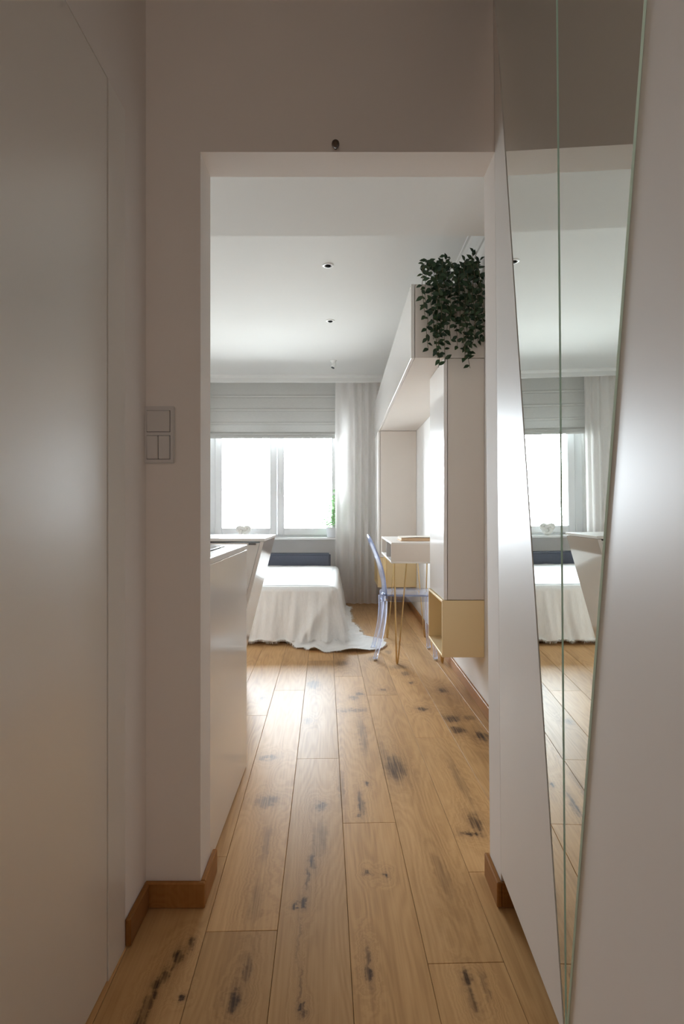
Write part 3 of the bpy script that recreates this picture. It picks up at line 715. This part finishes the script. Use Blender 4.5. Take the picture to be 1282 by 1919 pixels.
# top
inner = [r[0] for r in V]
cap = inner + [mb.bm.verts.new((BX1-rr, BY1, BT)), mb.bm.verts.new((BX0, BY1, BT))]
NX, NYy = 44, 52
def topz(x, y): return BT + .0035*noise.noise(Vector((x*7, y*5, 1))) + .002*noise.noise(Vector((x*19, y*17, 1)))
mb.bm.faces.new(cap)
o = kid(mb, 'cloth', 'blanket', bl, True)
mb = MB()
mb.grid(lambda a, b_: Vector((BX0+.0+(BX1-rr-BX0-.02)*a, BY0+rr+.02+(BY1-BY0-rr-.03)*b_, topz(BX0+1.3*a, 5+1.7*b_)+.0045)), NX, NYy)
kid(mb, 'rumpled_top', 'blanket', bl, True)
# frayed fringe
mb = MB(); rf = random.Random(5)
for i in range(0, len(hem)-1):
    p, dr = hem[i]
    for q in range(4):
        f = rf.random(); p0 = p.lerp(hem[i+1][0], f); ln = rf.uniform(.010, .026)
        dd = (dr + Vector((rf.uniform(-.5, .5), rf.uniform(-.5, .5), rf.uniform(-.25, .15)))).normalized()
        sd = Vector((rf.uniform(-1, 1), rf.uniform(-1, 1), .2)).normalized()*.0013
        e = p0+dd*ln; e.z = max(e.z, .003)
        q0, q1, q2 = (p0-dr*.004-sd), (p0-dr*.004+sd), e
        vs = [mb.bm.verts.new(c) for c in (q0, q1, q2+sd*.4, q2-sd*.4)]
        for v in vs: v.co.z = max(v.co.z, .003)
        mb.bm.faces.new(vs)
kid(mb, 'fringe', 'fringe', bl)['kind'] = 'stuff'

# ================================================================== curtains and blind
def curtain(x0, x1, y, label, seed, taper=0.0, fn=None):
    mb = MB(); nn = 150; rows = 26
    q = thing('curtain', label, 'curtain', ((x0+x1)/2, y, 0), 'sheer curtains at the window')
    def f(a, b_):
        z = .018 + (2.535-.018)*b_
        w_ = 1 - taper*math.sin(b_*math.pi)*.5
        xx = x0 + (x1-x0)*a
        k = (x1-x0)*a
        amp = .030*(.75+.4*noise.noise(Vector((k*6, seed, 0))))
        yy = y + amp*math.sin(k*62 + 1.6*math.sin(k*13+seed) + .5*noise.noise(Vector((k*3, b_*1.4, seed)))) + .012*noise.noise(Vector((k*9, b_*2, seed+3)))
        xx += .010*noise.noise(Vector((k*8, b_*1.2, seed+7)))
        return Vector((xx, yy, z))
    o = kid(mb.grid(f, nn, rows), 'cloth', 'sheer', q, True)
    o2 = kid(MB().grid(lambda a, b_: f(a, b_*.016)+Vector((0, -.002, 0)), nn, 2), 'hem', 'sheer', q, True)
    kid(MB().box(x0, x1, y-.012, y+.012, 2.535, CEIL-.0005), 'track', 'lampw', q)
curtain(-.075, .43, 6.585, 'pale sheer linen curtain between the window and the far tall cabinet', 2.0)
curtain(-2.15, -1.50, 6.585, 'pale sheer linen curtain at the far left of the window, seen in the mirror', 5.0)
bn = thing('roman_blind', 'grey linen roman blind half lowered over the window', 'blind', (-.83, 6.74, 1.9))
bx0, bx1, by = -1.66, -.078, 6.74
def blindf(a, b_):
    z = 1.955 + (2.545-1.955)*b_
    zz = [2.06, 2.215, 2.37]; y = by
    for k in zz: y -= .006*math.exp(-((z-k-.006)/.010)**2); y += .004*math.exp(-((z-k+.006)/.006)**2)
    y -= .004*math.sin(b_*3)
    return Vector((bx0+(bx1-bx0)*a, y, z))
kid(MB().grid(blindf, 20, 160), 'fabric_panel', 'blind', bn, True)
mb = MB()
pr = [(6.735, 1.962), (6.722, 1.950), (6.714, 1.935), (6.716, 1.926), (6.730, 1.930), (6.735, 1.945)]
mb.prism(pr, lambda a, b, d_: Vector((d_, a, b)), bx0, bx1); kid(mb, 'folded_pleat', 'blind', bn)
mb = MB(); pr = [(6.742, 1.955), (6.728, 1.925), (6.724, 1.905), (6.730, 1.888), (6.746, 1.890), (6.750, 1.93)]
mb.prism(pr, lambda a, b, d_: Vector((d_, a, b)), bx0+.003, bx1-.003); kid(mb, 'folded_pleat', 'blind', bn)
for zc in (2.06, 2.215, 2.37):
    kid(MB().tube([(bx0+.01, by+.004, zc), (bx1-.01, by+.004, zc)], .004, 6), 'rod', 'blind', bn)

# ================================================================== spotlights
def spot(Y, X, label, proud):
    q = thing('spotlight', label, 'spotlight', (X, Y, CEIL), 'ceiling spotlights')
    smooth_angle(kid(MB().lathe([(.034, 0), (.034, -.004), (.031, -.006), (.024, -.006), (.022, -.002), (.022, 0)], (X, Y, CEIL), 32), 'trim_ring', 'lampw', q), 40)
    if not proud:
        smooth_angle(kid(MB().lathe([(0, -.014), (.008, -.0135), (.0135, -.011), (.0165, -.006), (.0165, -.0005), (0, -.0005)], (X, Y, CEIL), 24), 'lens', 'lens', q), 60)
    else:
        mt = Matrix.Rotation(math.radians(22), 3, 'Y') @ Matrix.Rotation(math.radians(-18), 3, 'X')
        smooth_angle(kid(MB().lathe([(0, 0), (.030, -.001), (.026, -.012), (.020, -.022), (.010, -.030), (.008, -.034), (0, -.034)], (X, Y, CEIL), 28), 'base', 'lampw', q), 50)
        smooth_angle(kid(MB().lathe([(0, .030), (.008, .030), (.019, .022), (.022, .0), (.0215, -.028), (.019, -.030), (.019, -.024), (0, -.024)], (X+.004, Y-.004, CEIL-.048), 28, mt), 'lamp_head', 'lampw', q), 50)
        kid(MB().lathe([(0, -.0245), (.0188, -.0245), (.0188, -.0285), (0, -.0285)], (X+.004, Y-.004, CEIL-.048), 24, mt), 'lens', 'lens', q)
spot(3.563, -.085, 'small white ceiling spotlight nearest the doorway', False)
spot(4.604, -.092, 'small white ceiling spotlight, second of three from the doorway', False)
spot(5.83, -.085, 'white swivelling ceiling spotlight nearest the curtain', True)

HALL_FILL_W = 74.0  # added fill lamp out of view, brightens the hall by way of its end wall
def hall_fill(X, Y, label):
    q = thing('hall_fill_light', label, 'spotlight', (X, Y, CEIL))
    smooth_angle(kid(MB().lathe([(.045, 0), (.045, -.004), (.041, -.006), (.034, -.006), (.032, -.002), (.032, 0)], (X, Y, CEIL), 32), 'trim_ring', 'lampw', q), 40)
    mt = Matrix.Rotation(math.radians(-38), 3, 'X')
    smooth_angle(kid(MB().lathe([(0, .02), (.02, .02), (.026, .0), (.026, -.04), (.023, -.04), (.022, -.036), (0, -.036)], (X, Y, CEIL-.03), 28, mt), 'lamp_head', 'lampw', q), 50)
    ld = bpy.data.lights.new('hall_fill_lamp', 'SPOT'); ld.energy = HALL_FILL_W; ld.color = (1.0, .95, .90); ld.spot_size = math.radians(85); ld.spot_blend = .9; ld.shadow_soft_size = .03
    lo = bpy.data.objects.new('hall_fill_lamp', ld); C.objects.link(lo); lo.parent = q; lo.location = (0, -.035, -.08); lo.rotation_euler = (math.radians(-38), 0, 0)
hall_fill(-.05, -.45, 'added fill spotlight, out of view, turned to the hall end wall behind the viewer')
# ================================================================== trailing plants on the overhead cabinet
def leaf_mesh(name, ln, wd_, m, fold=.25, curl=.2):
    mb = MB(); prof = [(0, 0), (.22, .75), (.48, 1.0), (.75, .62), (1, 0)]
    mid = [mb.bm.verts.new((0, t_*ln, -curl*ln*t_*t_)) for t_, _ in prof]
    for sd in (-1, 1):
        ed = [mb.bm.verts.new((sd*w_*wd_/2, t_*ln, -curl*ln*t_*t_+fold*w_*wd_/2)) for t_, w_ in prof[1:-1]]
        ch_ = [mid[0]] + ed + [mid[-1]]
        for i in range(len(prof)-1):
            f = [mid[i], mid[i+1], ch_[i+1], ch_[i]] if sd > 0 else [mid[i], ch_[i], ch_[i+1], mid[i+1]]
            u_ = []
            for v in f:
                if v not in u_: u_.append(v)
            if len(u_) > 2: mb.bm.faces.new(u_)
    return mb.mesh(name, True, [M[m]], fix=False)
LEAVES = [leaf_mesh('leaf', .041, .022, 'leaf', .25, .25), leaf_mesh('leaf', .036, .021, 'leaf', .35, .1), leaf_mesh('leaf', .030, .018, 'leaf', .2, .35)]
def put_leaf(me, pos, direction, par, rng, roll=None):
    z = Vector(direction).normalized()
    side = z.cross(Vector((rng.uniform(-.3, .3), -1, rng.uniform(.0, .6))))
    if side.length < .1: side = z.cross(Vector((1, 0, 0)))
    side.normalize(); up = side.cross(z)
    mt = Matrix((side, z, up)).transposed()
    if roll: mt = mt @ Matrix.Rotation(roll, 3, 'Y')
    o = bpy.data.objects.new('leaf', me); C.objects.link(o); o.parent = par
    o.matrix_parent_inverse = Matrix.Translation(par.location).inverted()
    m4 = mt.to_4x4(); m4.translation = pos; o.matrix_basis = m4
    return o
def trailing(xc, hw, label, seed, ends, tops, xmax):
    rg = random.Random(seed)
    pl_ = thing('trailing_plant', label, 'plant', (xc, NY+.085, UZ1), 'trailing plants on the overhead cabinet')
    py = NY+.085
    kid(MB().lathe([(0, .001), (.046, .001), (.060, .075), (.063, .085), (.057, .085), (.053, .070), (0, .068)], (xc, py, UZ1+.001), 28), 'pot', 'pot', pl_)
    st = MB(); leaves = []
    def strand(pts, step, start=0.0):
        st.tube(pts, .0014, 5)
        # resample
        pts = [Vector(p) for p in pts]; acc = start; side = 1
        for a, b_ in zip(pts, pts[1:]):
            L = (b_-a).length; dr = (b_-a).normalized()
            while acc < L:
                p = a+dr*acc; side = -side
                out = Vector((side*rg.uniform(.3, 1.0), rg.uniform(-.9, .25), rg.uniform(-.75, .75)))
                dvec = out + dr*rg.uniform(-.1, .5)
                leaves.append((p, dvec)); acc += step*rg.uniform(.7, 1.3)
            acc -= L
    for (dx, ztop, yo) in tops:
        x1 = xc+dx
        strand([(xc+dx*.4, py-.01, UZ1+.07), (xc+dx*.7, py-.05+yo*.4, UZ1+.07+(ztop-UZ1-.07)*.55), (x1, py-.07+yo, ztop)], .017, .05)
    for (dx, zend) in ends:
        x0 = xc + dx*.35; x1 = xc + dx
        yf = NY - rg.uniform(.012, .085)
        ztop = UZ1 + rg.uniform(.06, .12)
        pts = [(x0, py-.02, UZ1+.075), (x0+(x1-x0)*.3, py-.06, ztop), (x0+(x1-x0)*.7, yf+.02, ztop-.01), (x1, yf-.005, ztop-.07)]
        z = ztop-.07; x = x1
        while z > zend+.02:
            z -= .05; x += rg.uniform(-.011, .011); yy = min(NY-.012, yf+rg.uniform(-.012, .012))
            pts.append((x, yy, z))
        strand(pts, .0265, .03)
    kid(st, 'stems', 'stem', pl_)
    for p, dv in leaves[:300]:
        me = rg.choice(LEAVES)
        if p.x > xmax: p.x = xmax
        if p.x + dv.normalized().x*.036 > xmax+.012: dv.x = -abs(dv.x)*.6
        if p.y > NY-.01 and p.z < UZ1+.01: p.y = NY-.012
        if p.z < UZ1+.02 and p.y + dv.normalized().y*.036 > NY-.003: dv.y = -abs(dv.y)
        put_leaf(me, p, dv, pl_, rg)
    return len(leaves)
E1 = [(-.122, 2.03), (-.095, 1.92), (-.075, 2.00), (-.06, 1.94), (-.045, 1.88), (-.03, 1.83), (-.015, 1.79), (-.005, 1.90), (.01, 1.85), (.025, 1.97), (.04, 1.93), (.055, 2.03), (.07, 2.00), (-.05, 2.06), (.0, 2.05)]
T1 = [(-.10, 2.36, 0), (-.06, 2.37, -.01), (-.02, 2.395, -.02), (.02, 2.40, 0), (.06, 2.36, -.01), (-.115, 2.315, -.02), (.09, 2.33, 0)]
E2 = [(-.075, 2.00), (-.06, 1.93), (-.05, 1.83), (-.035, 1.87), (-.02, 1.80), (-.005, 1.84), (.005, 1.90), (.02, 1.95), (.03, 1.92), (.045, 1.97), (.055, 1.95), (-.03, 2.05), (.01, 2.06), (.035, 2.04), (-.055, 2.07)]
T2 = [(-.05, 2.36, -.01), (-.01, 2.38, -.02), (.02, 2.42, -.01), (.04, 2.43, 0), (.055, 2.38, -.02), (-.08, 2.32, -.01), (.0, 2.34, -.03)]
n1 = trailing(.533, .10, 'leafy dark green trailing plant, the left of the two on the cabinet top', 11, E1, T1, .70)
n2 = trailing(.672, .08, 'leafy dark green trailing plant, the right of the two, against the wall', 12, E2, T2, .728)
print('leaves', n1, n2)

# ================================================================== windowsill things
pp = thing('potted_plant', 'wispy green plant in a white pot on the windowsill by the curtain', 'plant', (-.115, 6.765, .752))
px0, py0, pz0 = -.115, 6.765, .753
smooth_angle(kid(MB().lathe([(0, 0), (.052, 0), (.056, .004), (.071, .105), (.073, .115), (.066, .115), (.062, .095), (0, .093)], (px0, py0, pz0), 32), 'pot', 'pot', pp), 40)
kid(MB().lathe([(0, .0945), (.0615, .0945), (.0615, .092), (0, .092)], (px0, py0, pz0), 24), 'soil', 'soil', pp)
rg = random.Random(21); stm = MB(); lv = []
FL = leaf_mesh('leaf', .040, .018, 'fern', .2, .3)
for sx, top, lean_ in ((-.035, .46, -.015), (.01, .50, .01), (.025, .56, .012), (.035, .46, .02), (.015, .40, .02), (-.02, .22, -.07), (-.03, .17, -.08), (.035, .32, .02), (.0, .34, .03)):
    pts = [Vector((px0+sx, py0, pz0+.09))]
    for i in range(1, 7):
        q = i/6; pts.append(Vector((px0+sx+lean_*q*q+rg.uniform(-.006, .006), py0+rg.uniform(-.02, .02)*q, pz0+.09+(top-.09)*q)))
    stm.tube(pts, .0022, 5)
    nlv = int((top-.1)*46) if sx > -.03 else 9
    for i in range(nlv):
        q = .18+.82*i/max(1, nlv); k = min(int(q*6), 5); p = pts[k].lerp(pts[k+1], q*6-k)
        lv.append((p, Vector((random.Random(i*7+int(sx*1000)).choice((-1, 1))*rg.uniform(.4, 1), rg.uniform(-.8, .3), rg.uniform(-.2, .7)))))
kid(stm, 'stems', 'stem', pp)
for p, dv in lv: put_leaf(FL, p, dv, pp, rg)
# knotted ornament
kn = MB(); pts = []
Rk = .045
for i in range(121):
    a = 2*math.pi*i/120
    x = (math.sin(a)+2*math.sin(2*a))*.022; z = (math.cos(a)-2*math.cos(2*a))*.020; y = -math.sin(3*a)*.022
    pts.append((-1.135+x*1.15, 6.765+y, .752+.078+z*.92))
kn.tube(pts, .0215, 10)
ko = kn.build('knot_ornament', 'ornament', None, True)
zmin = min((ko.matrix_world @ v.co).z for v in ko.data.vertices); ko.location.z += .7525 - zmin
tag(ko, 'white knotted ball ornament on the windowsill behind the peninsula', 'ornament')
